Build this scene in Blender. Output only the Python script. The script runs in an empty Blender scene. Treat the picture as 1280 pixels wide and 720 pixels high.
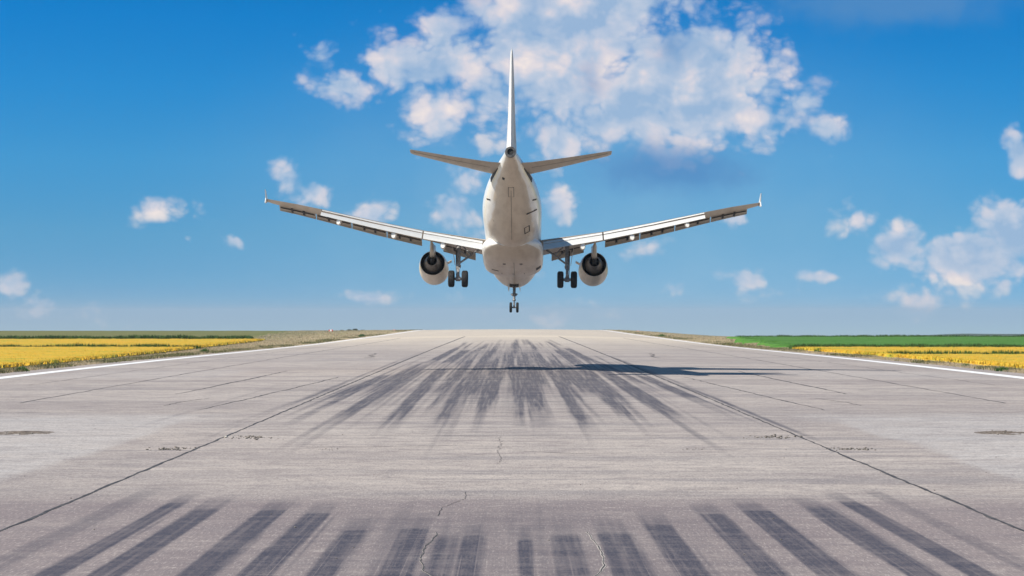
import bpy, bmesh, math, random
import numpy as np
from mathutils import Vector, Matrix, noise as mnoise

random.seed(7)
rng = np.random.default_rng(11)
PI = math.pi
R = math.radians
S = bpy.context.scene
COL = S.collection

# ------------------------------------------------------------------ camera, sky, sun, exposure
EYE = 3.9
F = 2675.0                                     # focal length in pixels of a 1280 px wide picture
cam = bpy.data.cameras.new('camera')
cam.sensor_width = 36.0
cam.lens = 36.0 * F / 1280.0
cam.clip_start = 0.5
cam.clip_end = 20000
camo = bpy.data.objects.new('camera', cam)
camo.location = (0, 0, EYE)
camo.rotation_euler = (R(90) + math.atan(34.0 / F), 0, 0)
COL.objects.link(camo)
S.camera = camo

SUN = Vector((-9.0, -6.0, 10.0)).normalized()   # towards the sun: behind the camera, to the left
sl = bpy.data.lights.new('sun', 'SUN')
sl.energy = 4.5
sl.angle = R(0.53)
sl.color = (1.0, 0.945, 0.86)
so = bpy.data.objects.new('sun', sl)
so.rotation_euler = SUN.to_track_quat('Z', 'Y').to_euler()
so.location = (-60, -40, 80)
COL.objects.link(so)

S.view_settings.view_transform = 'Standard'
S.view_settings.look = 'None'
S.view_settings.gamma = 1.0
S.view_settings.use_curve_mapping = False
S.view_settings.exposure = 0.5
S.cycles.use_denoising = True
S.cycles.max_bounces = 6
S.cycles.volume_bounces = 0


class NT:
    """small helper for building node trees"""
    def __init__(s, tree):
        s.t = tree
        s.n = tree.nodes
        s.l = tree.links

    def put(s, sock, v):
        if isinstance(v, bpy.types.NodeSocket):
            s.l.new(v, sock)
        elif v is not None:
            if hasattr(sock, 'default_value'):
                try:
                    sock.default_value = v
                except (TypeError, ValueError):
                    if isinstance(v, (int, float)):
                        sock.default_value = (v, v, v)
                    else:
                        sock.default_value = (*v, 1.0)

    def m(s, op, a=None, b=None, c=None, clamp=False):
        n = s.n.new('ShaderNodeMath')
        n.operation = op
        n.use_clamp = clamp
        for i, v in enumerate((a, b, c)):
            s.put(n.inputs[i], v)
        return n.outputs[0]

    def v(s, op, a=None, b=None, c=None, scale=None):
        n = s.n.new('ShaderNodeVectorMath')
        n.operation = op
        for i, v in enumerate((a, b, c)):
            s.put(n.inputs[i], v)
        if scale is not None:
            s.put(n.inputs['Scale'], scale)
        return n.outputs['Value'] if op in ('LENGTH', 'DOT_PRODUCT', 'DISTANCE') else n.outputs[0]

    def sep(s, a):
        n = s.n.new('ShaderNodeSeparateXYZ')
        s.put(n.inputs[0], a)
        return n.outputs

    def comb(s, x=0.0, y=0.0, z=0.0):
        n = s.n.new('ShaderNodeCombineXYZ')
        for i, v in enumerate((x, y, z)):
            s.put(n.inputs[i], v)
        return n.outputs[0]

    def noise(s, vec, scale=1.0, detail=3.0, rough=0.5, dist=0.0):
        n = s.n.new('ShaderNodeTexNoise')
        s.put(n.inputs['Vector'], vec)
        n.inputs['Scale'].default_value = scale
        n.inputs['Detail'].default_value = detail
        n.inputs['Roughness'].default_value = rough
        n.inputs['Distortion'].default_value = dist
        return n.outputs[0]

    def step(s, x, lo, hi, a=0.0, b=1.0, smooth=True):
        n = s.n.new('ShaderNodeMapRange')
        n.interpolation_type = 'SMOOTHSTEP' if smooth else 'LINEAR'
        for i, v in enumerate((x, lo, hi, a, b)):
            s.put(n.inputs[i], v)
        return n.outputs[0]

    def mix(s, f, a, b, mode='MIX'):
        n = s.n.new('ShaderNodeMix')
        n.data_type = 'RGBA'
        n.blend_type = mode
        n.clamp_factor = True
        s.put(n.inputs[0], f)
        s.put(n.inputs[6], a)
        s.put(n.inputs[7], b)
        return n.outputs[2]

    def ramp(s, f, stops):
        n = s.n.new('ShaderNodeValToRGB')
        s.put(n.inputs[0], f)
        e = n.color_ramp.elements
        while len(e) < len(stops):
            e.new(0.5)
        for q, (p, c) in zip(e, stops):
            q.position = p
            q.color = (*c, 1.0)
        return n.outputs[0]


def lin(r, g, b):
    f = lambda c: (c / 255 / 12.92) if c / 255 <= 0.04045 else ((c / 255 + 0.055) / 1.055) ** 2.4
    return (f(r), f(g), f(b))


# the sky: Nishita daylight with fair-weather cumulus placed by direction
W = bpy.data.worlds.new('World')
S.world = W
W.use_nodes = True
W.node_tree.nodes.clear()
w = NT(W.node_tree)
tc = w.n.new('ShaderNodeTexCoord').outputs['Generated']
dx, dy, dz = w.sep(tc)
sky = w.n.new('ShaderNodeTexSky')
sky.sky_type = 'NISHITA'
sky.sun_disc = False
sky.sun_elevation = math.asin(SUN.z)
sky.sun_rotation = math.atan2(SUN.x, SUN.y) % (2 * PI)
sky.altitude = 200
sky.air_density = 1.0
sky.dust_density = 0.3
sky.ozone_density = 3.0
upz = w.m('MULTIPLY_ADD', w.m('MAXIMUM', dz, -0.012), 5.0, 0.11)
w.l.new(w.v('NORMALIZE', w.comb(dx, dy, upz)), sky.inputs['Vector'])
hs = w.n.new('ShaderNodeHueSaturation')
hs.inputs['Saturation'].default_value = 1.25
hs.inputs['Value'].default_value = 1.0
w.l.new(sky.outputs[0], hs.inputs['Color'])
tint = w.ramp(w.m('ADD', dz, .01), [(.008, (.52, .62, .68)), (.049, (.84, 1.18, 1.0)), (.0825, (.74, 1.52, 1.34)), (.116, (.34, 1.55, 1.55)), (.15, (.07, 1.44, 1.63)), (.21, (.4, .95, .95)), (.40, (1.35, 1.15, .92))])
skyc = w.mix(1.0, hs.outputs[0], tint, 'MULTIPLY')

ady = w.m('MAXIMUM', w.m('ABSOLUTE', dy), 0.02)
U = w.m('MULTIPLY_ADD', w.m('DIVIDE', dx, ady), 26.75, 6.40)
V = w.m('MULTIPLY_ADD', w.m('DIVIDE', dz, ady), -26.75, 3.94)
P = w.comb(U, V, 0.0)
# centre, radii (hundredths of a radian-ish units), strength
CLOUDS = [
    (4.28, 1.06, .55, .26, .95), (4.02, .62, .22, .20, .45), (4.95, .82, .62, .36, 1.0), (5.45, .45, .5, .42, 1.0),
    (5.45, 1.42, .48, .52, 1.1), (5.85, .75, .6, .7, 1.05), (6.5, .2, 1.0, .55, 1.15), (7.2, .85, .75, .95, 1.1),
    (7.05, 1.75, .5, .34, 1.0), (7.9, 1.35, .8, .75, 1.2), (8.0, .55, .9, .6, 1.1), (8.85, 1.5, .68, .5, 1.15),
    (9.0, .7, .75, .55, 1.05), (9.55, 1.05, .55, .5, 1.0), (9.5, 1.55, .55, .3, .85), (10.35, 1.62, .28, .24, .9),
    (10.05, 1.3, .28, .2, .7), (5.65, 2.62, .46, .24, .9), (5.85, 2.3, .3, .3, .55), (6.92, 2.55, .26, .38, .85),
    (8.3, 1.95, .6, .22, .8), (6.9, .75, 1.25, 1.05, 1.6), (8.6, 1.02, 1.5, .92, 1.7), (5.4, .85, .95, .6, 1.05), (7.4, .05, 1.7, .75, 1.7), (6.2, 1.2, .5, .7, 1.0),
    (1.92, 2.60, .36, .21, .8), (3.5, 2.2, .22, .32, .75), (3.92, 2.46, .3, .2, .9), (4.62, 2.64, .28, .17, 1.0),
    (2.92, 3.02, .2, .10, .85), (2.28, 3.0, .13, .10, .6), (2.55, 2.7, .18, .14, .35), (4.6, 3.7, .4, .12, .95),
    (.08, 3.57, .3, .19, .6), (.5, 3.88, .62, .18, .3),
    (9.2, 2.72, .2, .16, .8), (6.2, 3.02, .3, .16, .3), (8.1, 3.1, .3, .14, .4),
    (10.75, 2.8, .34, .24, .6), (11.2, 3.0, .32, .36, 1.2), (12.75, 1.88, .22, .36, 1.15), (12.65, 2.84, .5, .48, 1.45),
    (12.1, 3.25, .85, .46, 1.5), (11.5, 3.76, .6, .22, .7), (10.3, 3.46, .34, .10, .95), (9.3, 3.52, .34, .16, .7),
    (9.6, 3.7, .3, .12, .45), (8.42, 3.58, .18, .10, .45), (6.9, 3.95, .4, .14, .15),
]


def cloud_mask(blobs, pos):
    M = None
    for (cx, cy, rx, ry, st) in blobs:
        q = w.v('LENGTH', w.v('MULTIPLY_ADD', pos, (1 / rx, 1 / ry, 0), (-cx / rx, -cy / ry, 0)))
        d = w.m('MULTIPLY_ADD', q, -st, st)
        M = d if M is None else w.m('SMOOTH_MAX', M, d, 0.25)
    return M


warp = w.n.new('ShaderNodeTexNoise')
warp.inputs['Scale'].default_value = 1.1
warp.inputs['Detail'].default_value = 3
w.l.new(P, warp.inputs['Vector'])
Pw = w.v('ADD', P, w.v('MULTIPLY', w.v('SUBTRACT', warp.outputs[1], (.5, .5, .5)), (.42, .32, 0)))
M = w.m('MAXIMUM', cloud_mask(CLOUDS, Pw), -0.9)
Pa = w.v('MULTIPLY', Pw, (1.0, 1.2, 1.0))


def puff(off, det, vdet):
    """billowing noise: Perlin octaves with inverted cells for the cauliflower edges"""
    q = w.v('ADD', Pa, off) if off else Pa
    v_ = w.n.new('ShaderNodeTexVoronoi')
    v_.feature = 'F1'
    v_.inputs['Scale'].default_value = 2.4
    v_.inputs['Detail'].default_value = vdet
    v_.inputs['Roughness'].default_value = .62
    w.l.new(q, v_.inputs['Vector'])
    return w.m('MULTIPLY_ADD', v_.outputs['Distance'], -.42, w.m('MULTIPLY_ADD', w.noise(q, 1.9, det, .62), .72, .33))


n1 = puff(None, 9, 2)
p1 = w.noise(Pa, 1.35, 5, .5)
p2 = w.noise(w.v('ADD', Pa, (-.13, -.22, 0)), 1.35, 3, .5)
n3 = w.noise(w.v('ADD', Pa, (3.1, 7.7, 0)), 1.3, 3, .5)
D = w.m('ADD', M, w.m('MULTIPLY', w.m('SUBTRACT', n1, .27), 2.0))
D = w.m('ADD', D, w.m('MULTIPLY', w.m('SUBTRACT', n3, .5), 0.6))
alpha = w.m('MULTIPLY', w.step(M, -.35, .75, .45, 1.0), w.m('MULTIPLY', w.step(D, -0.10, 0.72, 0, 1), w.step(n3, .3, .65, .97, .88)))
relief = w.m('MULTIPLY_ADD', w.m('SUBTRACT', p1, p2), 1.6, .60)
relief = w.m('ADD', relief, w.m('MULTIPLY', w.m('SUBTRACT', n1, .36), 1.5))
thick = w.step(D, .15, 1.1, .12, -.12)
lowf = w.m('MULTIPLY', w.m('SUBTRACT', .5, n3), 1.35)
lit = w.m('ADD', w.m('ADD', relief, thick), lowf, clamp=True)
ccol = w.ramp(lit, [(0.0, lin(160, 187, 218)), (.42, lin(196, 207, 225)), (.72, lin(226, 220, 226)), (1.0, lin(248, 235, 229))])
# blue-grey shadowed cloud bases
DARK = [(8.35, 2.12, 1.55, .50, 1.15), (11.1, .0, 2.2, .52, 1.3), (8.35, .6, .5, .45, .7), (7.4, 1.0, .4, .5, .55)]
Md = cloud_mask(DARK, Pw)
dk = w.step(w.m('ADD', Md, w.m('MULTIPLY', w.m('SUBTRACT', n1, .4), .55)), .0, .9, 0, .82)
bg = w.n.new('ShaderNodeBackground')
w.l.new(skyc, bg.inputs[0])
bg.inputs[1].default_value = 0.10
bg2 = w.n.new('ShaderNodeBackground')
w.l.new(ccol, bg2.inputs[0])
bg2.inputs[1].default_value = 0.70
bg3 = w.n.new('ShaderNodeBackground')
bg3.inputs[0].default_value = (*lin(82, 140, 196), 1)
bg3.inputs[1].default_value = 0.70
mx = w.n.new('ShaderNodeMixShader')
w.put(mx.inputs[0], alpha)
w.l.new(bg.outputs[0], mx.inputs[1])
w.l.new(bg2.outputs[0], mx.inputs[2])
# thin high veil in the middle of the view
qv = w.v('LENGTH', w.v('MULTIPLY_ADD', P, (1 / 6.4, 1 / 3.4, 0), (-7.4 / 6.4, -2.9 / 3.4, 0)))
veil = w.m('MULTIPLY', w.step(qv, 1.0, .1, 0, .19), w.m('MULTIPLY_ADD', n3, .8, .6))
bg4 = w.n.new('ShaderNodeBackground')
bg4.inputs[0].default_value = (*lin(186, 214, 226), 1)
bg4.inputs[1].default_value = 0.70
mx0 = w.n.new('ShaderNodeMixShader')
w.put(mx0.inputs[0], veil)
w.l.new(bg.outputs[0], mx0.inputs[1])
w.l.new(bg4.outputs[0], mx0.inputs[2])
w.l.new(mx0.outputs[0], mx.inputs[1])
mx2 = w.n.new('ShaderNodeMixShader')
w.put(mx2.inputs[0], dk)
w.l.new(mx.outputs[0], mx2.inputs[1])
w.l.new(bg3.outputs[0], mx2.inputs[2])
wo = w.n.new('ShaderNodeOutputWorld')
w.l.new(mx2.outputs[0], wo.inputs[0])
W.cycles.sampling_method = 'MANUAL'
W.cycles.sample_map_resolution = 512


# ------------------------------------------------------------------ materials
def material(name, rough=.6, metal=0.0, spec=.5):
    m = bpy.data.materials.new(name)
    m.use_nodes = True
    t = NT(m.node_tree)
    b = t.n['Principled BSDF']
    b.inputs['Roughness'].default_value = rough
    b.inputs['Metallic'].default_value = metal
    b.inputs['Specular IOR Level'].default_value = spec
    return m, t, b


def bump(t, b, h, strength=.3, dist=.05):
    n = t.n.new('ShaderNodeBump')
    n.inputs['Strength'].default_value = strength
    n.inputs['Distance'].default_value = dist
    t.l.new(h, n.inputs['Height'])
    t.l.new(n.outputs[0], b.inputs['Normal'])


def objco(t):
    return t.n.new('ShaderNodeTexCoord').outputs['Object']


def attr(t, name):
    n = t.n.new('ShaderNodeAttribute')
    n.attribute_name = name
    return n.outputs


def speckle(name, c1, c2, scale, rough=.6, metal=0.0, detail=4, stretch=(1, 1, 1), spec=.5, lo=.35, hi=.65):
    m, t, b = material(name, rough, metal, spec)
    n = t.noise(t.v('MULTIPLY', objco(t), stretch), scale, detail, .55)
    w_ = t.mix(t.step(n, lo, hi), (*c1, 1), (*c2, 1))
    t.l.new(w_, b.inputs['Base Color'])
    return m


def paint(name, c, rough=.3, dirt=.12, coat=.25, belly=None):
    m, t, b = material(name, rough)
    o = objco(t)
    x, y, z = t.sep(o)
    n = t.noise(t.v('MULTIPLY', o, (1.4, .35, 1.4)), 1.6, 6, .6)
    d = t.step(n, .38, .75, 0, dirt * 2.2)
    col = t.mix(d, (*c, 1), (c[0] * .62, c[1] * .57, c[2] * .48, 1))
    # skin panel joints, every 2.13 m along the airframe
    fr = t.m('FRACT', t.m('MULTIPLY', y, 1 / 2.13))
    ln = t.m('LESS_THAN', t.m('ABSOLUTE', t.m('SUBTRACT', fr, .5)), .0075)
    col = t.mix(t.m('MULTIPLY', ln, .35), col, (.28, .27, .26, 1))
    if belly:                                # warm ground reflection painted in tan on the underside, mottled with dirt
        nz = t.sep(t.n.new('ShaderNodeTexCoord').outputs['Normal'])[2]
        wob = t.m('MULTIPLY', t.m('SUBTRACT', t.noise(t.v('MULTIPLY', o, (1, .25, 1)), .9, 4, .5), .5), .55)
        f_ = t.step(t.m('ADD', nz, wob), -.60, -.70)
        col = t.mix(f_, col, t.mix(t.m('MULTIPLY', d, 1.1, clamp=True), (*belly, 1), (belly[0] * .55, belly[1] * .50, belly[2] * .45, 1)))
    t.l.new(col, b.inputs['Base Color'])
    b.inputs['Coat Weight'].default_value = coat
    b.inputs['Coat Roughness'].default_value = .04
    t.l.new(t.m('MULTIPLY_ADD', n, .25, rough - .1), b.inputs['Roughness'])
    return m


MAT = {}
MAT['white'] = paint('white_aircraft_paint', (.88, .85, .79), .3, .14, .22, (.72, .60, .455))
MAT['fin'] = paint('matt_fin_paint', (.82, .80, .77), .6, .06, 0)
MAT['fin'].node_tree.nodes['Principled BSDF'].inputs['Specular IOR Level'].default_value = .12
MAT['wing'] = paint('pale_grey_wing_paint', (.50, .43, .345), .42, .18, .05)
MAT['flap'] = paint('flap_paint', (.60, .595, .57), .5, .08, 0)
MAT['cowl'] = paint('cowl_paint', (.74, .65, .52), .34, .24, .2)
MAT['metal'] = speckle('bare_metal', (.34, .33, .32), (.46, .45, .43), 9, .38, .8)
MAT['strut'] = speckle('strut_paint', (.17, .165, .16), (.30, .29, .28), 7, .45, .2)
MAT['hot'] = speckle('heat_stained_metal', (.10, .09, .08), (.19, .17, .15), 5, .45, .7)
MAT['core'] = speckle('core_cowl_metal', (.15, .13, .11), (.25, .22, .19), 4, .45, .5)
MAT['dark'] = speckle('dark_cavity', (.012, .012, .012), (.025, .024, .022), 6, .7)
MAT['tyre'] = speckle('tyre_rubber', (.012, .012, .013), (.024, .023, .022), 18, .75, spec=.3)
MAT['vent'] = speckle('vent_dark', (.02, .02, .02), (.05, .045, .04), 20, .6)
MAT['track_and_slot_shade'] = speckle('slat_track', (.02, .02, .02), (.06, .055, .05), 8, .5)  # dark tone of the slat tracks and of the painted slot shade
MAT['linepaint'] = None


# ------------------------------------------------------------------ mesh helpers
def link(name, me, mat=None, parent=None, smooth=False, angle=None):
    if mat is not None:
        me.materials.append(mat)
    if smooth:
        me.polygons.foreach_set('use_smooth', [True] * len(me.polygons))
        if angle:
            me.set_sharp_from_angle(angle=R(angle))
    o = bpy.data.objects.new(name, me)
    COL.objects.link(o)
    if parent:
        o.parent = parent
    return o


def np_mesh(name, V, faces):
    """V (n,3), faces (m,k) with one k"""
    V = np.asarray(V, np.float32)
    faces = np.asarray(faces, np.int32)
    me = bpy.data.meshes.new(name)
    k = faces.shape[1]
    me.vertices.add(len(V))
    me.vertices.foreach_set('co', V.ravel())
    me.loops.add(faces.size)
    me.loops.foreach_set('vertex_index', faces.ravel())
    me.polygons.add(len(faces))
    me.polygons.foreach_set('loop_start', np.arange(0, faces.size, k, dtype=np.int32))
    me.polygons.foreach_set('loop_total', np.full(len(faces), k, np.int32))
    me.update(calc_edges=True)
    me.validate()
    return me


def grid_faces(nr, nc):
    i = np.arange(nr - 1)[:, None] * nc + np.arange(nc - 1)[None, :]
    i = i.ravel()
    return np.stack([i, i + 1, i + nc + 1, i + nc], 1)


def add_attr(me, name, vals):
    a = me.attributes.new(name, 'FLOAT', 'POINT')
    a.data.foreach_set('value', np.asarray(vals, np.float32).ravel())


class MB:
    """collects shapes, then builds one mesh object"""
    def __init__(s):
        s.bm = bmesh.new()

    def loft(s, rings, caps=True, closed=True):
        vs = [[s.bm.verts.new(p) for p in r] for r in rings]
        n = len(rings[0])
        for a, b in zip(vs, vs[1:]):
            for i in range(n if closed else n - 1):
                j = (i + 1) % n
                try:
                    s.bm.faces.new((a[i], a[j], b[j], b[i]))
                except ValueError:
                    pass
        if caps and closed:
            s.bm.faces.new(list(reversed(vs[0])))
            s.bm.faces.new(vs[-1])
        return s

    def tube(s, p0, p1, r0, r1=None, n=14):
        r1 = r0 if r1 is None else r1
        p0, p1 = Vector(p0), Vector(p1)
        q = (p1 - p0).to_track_quat('Z', 'Y')
        ring = lambda p, r: [p + q @ Vector((r * math.cos(2 * PI * i / n), r * math.sin(2 * PI * i / n), 0)) for i in range(n)]
        return s.loft([ring(p0, r0), ring(p1, r1)])

    def lathe(s, prof, origin, axis=(0, 1, 0), n=40, caps=False):
        """prof: (distance along axis, radius)"""
        q = Vector(axis).to_track_quat('Z', 'Y')
        o = Vector(origin)
        rings = [[o + q @ Vector((r * math.cos(2 * PI * i / n), r * math.sin(2 * PI * i / n), t)) for i in range(n)] for t, r in prof]
        return s.loft(rings, caps)

    def box(s, c, d, rot=None):
        c = Vector(c)
        M3 = rot.to_matrix() if rot is not None else Matrix.Identity(3)
        pts = [c + M3 @ Vector((sx * d[0] / 2, sy * d[1] / 2, sz * d[2] / 2)) for sx in (-1, 1) for sy in (-1, 1) for sz in (-1, 1)]
        v = [s.bm.verts.new(p) for p in pts]
        for f in ((0, 1, 3, 2), (4, 6, 7, 5), (0, 4, 5, 1), (2, 3, 7, 6), (0, 2, 6, 4), (1, 5, 7, 3)):
            s.bm.faces.new([v[i] for i in f])
        return s

    def build(s, name, mat, parent=None, smooth=True, angle=35, bevel=0):
        bmesh.ops.recalc_face_normals(s.bm, faces=s.bm.faces)
        if bevel:
            bmesh.ops.bevel(s.bm, geom=list(s.bm.edges), offset=bevel, segments=2, affect='EDGES', profile=.5)
        me = bpy.data.meshes.new(name)
        s.bm.to_mesh(me)
        s.bm.free()
        return link(name, me, mat, parent, smooth, angle)


def tag(o, label=None, cat=None, group=None, kind=None):
    for k, v in (('label', label), ('category', cat), ('group', group), ('kind', kind)):
        if v:
            o[k] = v
    return o


def empty(name, loc=(0, 0, 0)):
    o = bpy.data.objects.new(name, None)
    o.empty_display_size = .5
    o.location = loc
    COL.objects.link(o)
    return o


def copy_tree(o, parent=None):
    c = o.copy()
    COL.objects.link(c)
    c.parent = parent
    for ch in list(o.children):
        copy_tree(ch, c)
    return c


# ------------------------------------------------------------------ the lie of the land
def smooth(x, a, b):
    t = np.clip((x - a) / (b - a), 0, 1)
    return t * t * (3 - 2 * t)


def vnoise(x, y, seed=0):
    """value noise on arrays"""
    x = np.asarray(x, float)
    y = np.asarray(y, float)
    xi, yi = np.floor(x).astype(np.int64), np.floor(y).astype(np.int64)
    fx, fy = x - xi, y - yi
    fx, fy = fx * fx * (3 - 2 * fx), fy * fy * (3 - 2 * fy)

    def h(i, j):
        n = (i * 374761393 + j * 668265263 + seed * 974634777) & 0xffffffff
        n = ((n ^ (n >> 13)) * 1274126177) & 0xffffffff
        return ((n ^ (n >> 16)) & 0xffff) / 65535.0
    a, b, c, d = h(xi, yi), h(xi + 1, yi), h(xi, yi + 1), h(xi + 1, yi + 1)
    return (a * (1 - fx) + b * fx) * (1 - fy) + (c * (1 - fx) + d * fx) * fy


def fbm(x, y, seed=0, oct=4):
    v, a, t = 0, .5, 0
    for k in range(oct):
        v = v + a * vnoise(x * 2 ** k, y * 2 ** k, seed + k)
        t += a
        a *= .5
    return v / t


YC = [-400, 250, 420, 554, 700, 800, 880, 1000, 1300, 2000, 4000, 9000]
ZC = [0, 0, -.20, -.50, -.90, -1.22, -2.3, -4.2, -9.5, -24, -80, -220]
KY = [-400, 120, 173, 254, 360, 554, 700, 880, 9000]
KZ = [0, 0, .10, .50, .85, .72, .42, .08, 0]


def soft_interp(y, xs, ys):
    h = 25.0
    y = np.asarray(y, float)
    return sum(np.interp(y + d * h, xs, ys) for d in (-2, -1, 0, 1, 2)) / 5.0


def runway_z(x, y):
    return soft_interp(y, YC, ZC) - soft_interp(y, KY, KZ) * np.minimum(np.abs(x) / 32.3, 1.1) ** 2


LY = [-400, 100, 160, 290, 410, 560, 680, 760, 1000, 1600, 4000, 9000]
LZ = [-.25, -.25, -.38, -.75, -1.05, -.95, -1.0, -1.6, -4.6, -14, -80, -220]
RY = [-400, 100, 160, 228, 291, 430, 560, 700, 1000, 1600, 4000, 9000]
RZ = [-.25, -.25, -.38, -.55, -.8, -.62, -1.85, -3.1, -6.0, -20, -85, -220]


def ground_z(x, y):
    x = np.asarray(x, float)
    y = np.asarray(y, float)
    side = np.where(x < 0, soft_interp(y, LY, LZ), soft_interp(y, RY, RZ))
    rw = runway_z(np.clip(x, -35.6, 35.6), y)
    far = np.clip((y - 450) / 400, 0, 1)
    t = smooth(np.abs(x), 35.2, 42.0 + 48 * far)
    z = rw * (1 - t) + side * t
    inside = smooth(-np.abs(x), -35.0, -34.0)
    return z - .30 * inside - .03


def d_of(py):
    return EYE * F / (py - 394.0)


def gp(px, py):
    """ground point (level ground) seen at a pixel of the 1280x720 photograph"""
    d = d_of(py)
    return ((px - 640.0) * d / F, d)


# ------------------------------------------------------------------ ground sheet
def axis(*segs):
    out = []
    for a, b, n in segs:
        out.append(np.linspace(a, b, n, endpoint=False))
    return np.concatenate(out + [np.array([segs[-1][1]])])


gx = axis((-6000, -400, 20), (-400, -160, 16), (-160, -34, 84), (-34, 34, 20), (34, 160, 84), (160, 400, 16), (400, 6000, 20))
gy = axis((-300, 20, 12), (20, 500, 160), (500, 1100, 110), (1100, 9000, 40))
X, Y = np.meshgrid(gx, gy)
Z = ground_z(X, Y)
near = (np.abs(X) > 36) & (np.abs(X) < 400) & (Y < 1100)
Z = Z + near * (fbm(X * .35, Y * .12, 3) - .5) * .16
me = np_mesh('ground', np.stack([X, Y, Z], -1).reshape(-1, 3), grid_faces(len(gy), len(gx)))
m, t, b = material('dry_ground', .95, spec=.15)
o_ = objco(t)
n = t.noise(t.v('MULTIPLY', o_, (.25, .12, 1)), 1, 7, .62)
n2 = t.noise(o_, 2.2, 5, .6)
gxx, gyy, gzz = t.sep(o_)
c = t.ramp(n, [(.30, (.44, .35, .21)), (.46, (.50, .40, .245)), (.58, (.33, .29, .13)), (.70, (.15, .18, .05))])
c = t.mix(t.step(n2, .35, .7, 0, .4), c, (.34, .27, .17, 1))
# meadow of the far left and the far right away from the dry verge
far = t.step(t.m('ABSOLUTE', gxx), 40, 62)
far = t.m('MULTIPLY', far, t.step(gyy, 395, 425))
mead = t.ramp(t.noise(t.v('MULTIPLY', o_, (.05, .05, 1)), 1, 5, .6), [(.3, (.13, .15, .045)), (.5, (.175, .165, .06)), (.7, (.105, .14, .04))])
c = t.mix(far, c, mead)
t.l.new(c, b.inputs['Base Color'])
bump(t, b, n2, .6, .12)
tag(link('ground', me, m, smooth=True), kind='structure')

# ------------------------------------------------------------------ runway
xs_half = axis((0, 9.6, 150), (9.6, 14, 40), (14, 32, 60), (32, 35, 10))
xs = np.concatenate([-xs_half[:0:-1], xs_half])
py = np.concatenate([np.linspace(790, 425, 520), np.linspace(424.6, 411.8, 60)])
ys = np.concatenate([[-200, -60, 0, 12, 20], EYE * F / (py - 394.0), np.array([700, 760, 820, 880, 940, 1000, 1150, 1300, 1600, 2000, 2600])])
ys = np.unique(np.round(ys, 4))
X, Y = np.meshgrid(xs, ys)
Z = runway_z(X, Y)


def soft_box(v, a, b, e):
    return smooth(v, a - e, a + e) * (1 - smooth(v, b - e, b + e))


rub = np.zeros_like(X)


def streak(xa, xb, y0, y1, wid, k, edge=.05, fa=4.0, fb=8.0):
    """a tyre mark from (xa, y0) to (xb, y1)"""
    global rub
    t_ = np.clip((Y - y0) / max(y1 - y0, .01), -1, 2)
    cx = xa + (xb - xa) * t_
    wob = (fbm(Y * .15, Y * 0 + xa * 3, 5, 2) - .5) * .08
    q = soft_box(X - cx - wob, -wid / 2, wid / 2, edge)
    ends = smooth(Y, y0 - fa, y0 + fa) * (1 - smooth(Y, y1 - fb, y1 + fb))
    rub = np.maximum(rub, 0) + q * ends * k * (1 - .55 * np.clip(rub, 0, 1))


# braking marks in the foreground: inner edge, outer edge, start, strength
FG = [(-7.2, -6.76, 45.0, .95), (-6.45, -5.86, 43.6, .95), (-5.1, -4.5, 43.3, 1.0), (-4.13, -3.58, 42.6, .9), (-3.12, -2.62, 39.3, .75),
      (-2.05, -1.5, 39.6, .6), (-.86, -.50, 38.4, .62), (-1.4, -.95, 38.5, .35), (-8.3, -7.8, 48.0, .22),
      (.08, .32, 37.6, .6), (.62, 1.15, 38.6, .34), (1.5, 2.12, 39.0, .5), (2.42, 2.98, 40.2, .8), (3.62, 4.15, 42.4, .95),
      (4.55, 5.16, 43.2, 1.0), (5.86, 6.42, 43.8, .95), (6.76, 7.22, 45.0, .95), (7.75, 8.15, 48.0, .2)]
for x0, x1, y1, k in FG:
    streak((x0 + x1) / 2, (x0 + x1) / 2 + .02, 5, y1 - .6, (x1 - x0) * random.uniform(.85, .98), k * 1.05, .022, 4, random.uniform(.3, .8))
    streak((x0 + x1) / 2 + .1, (x0 + x1) / 2, 5, y1 + 1.8, (x1 - x0) * .95, k * .34, .05, 4, 1.2)
    for q in range(2):                                     # fine scratches beside the marks
        xx = x1 + random.uniform(.0, .12)
        streak(xx, xx, 5, y1 + random.uniform(-2, 1), .03, k * .3, .015, 4, 1.5)
for q in range(12):
    xx = random.uniform(-8, 8)
    streak(xx, xx + random.uniform(-.1, .1), 5, random.uniform(35, 46), random.uniform(.04, .2), random.uniform(.08, .22), .04, 4, 2.5)
# long touchdown streaks further down the runway
TD = [(-8.45, -8.15, 104, 137, .55, .95), (-6.45, -6.65, 84, 155, .55, .85), (-6.0, -6.2, 92, 150, .3, .5), (-4.45, -5.2, 86, 150, .6, .95),
      (-2.55, -2.75, 80, 120, .45, .7), (-1.15, -1.2, 92, 150, .55, .75), (-6.7, -6.5, 185, 255, .7, .8), (-5.3, -5.1, 180, 240, .8, .7),
      (-3.4, -3.5, 125, 185, .35, .9), (-2.6, -2.5, 140, 210, .5, .6), (-7.6, -7.4, 118, 175, .35, .6), (-9.7, -9.3, 95, 120, .3, .35)]
for (xa, xb, y0, y1, wd, k) in TD:
    for sg in (-1, 1):
        j = random.uniform(-.06, .06)
        streak(sg * abs(xa) + j, sg * abs(xb) + j, y0, y1, wd, k, .12, 9, 9)
        for q in range(3):
            o2 = random.uniform(-.5, .5)
            streak(sg * abs(xa) + o2, sg * abs(xb) + o2, y0 - random.uniform(2, 22), y1 + random.uniform(-15, 20), random.uniform(.08, .3), k * random.uniform(.2, .5), .05, 10, 12)
for q in range(95):
    xx = random.gauss(0, 3.8)
    y0 = random.uniform(74, 170)
    streak(xx, xx + random.uniform(-.25, .25), y0, y0 + random.uniform(15, 80), random.uniform(.1, .5), random.uniform(.12, .42), .09, 8, 12)
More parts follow.
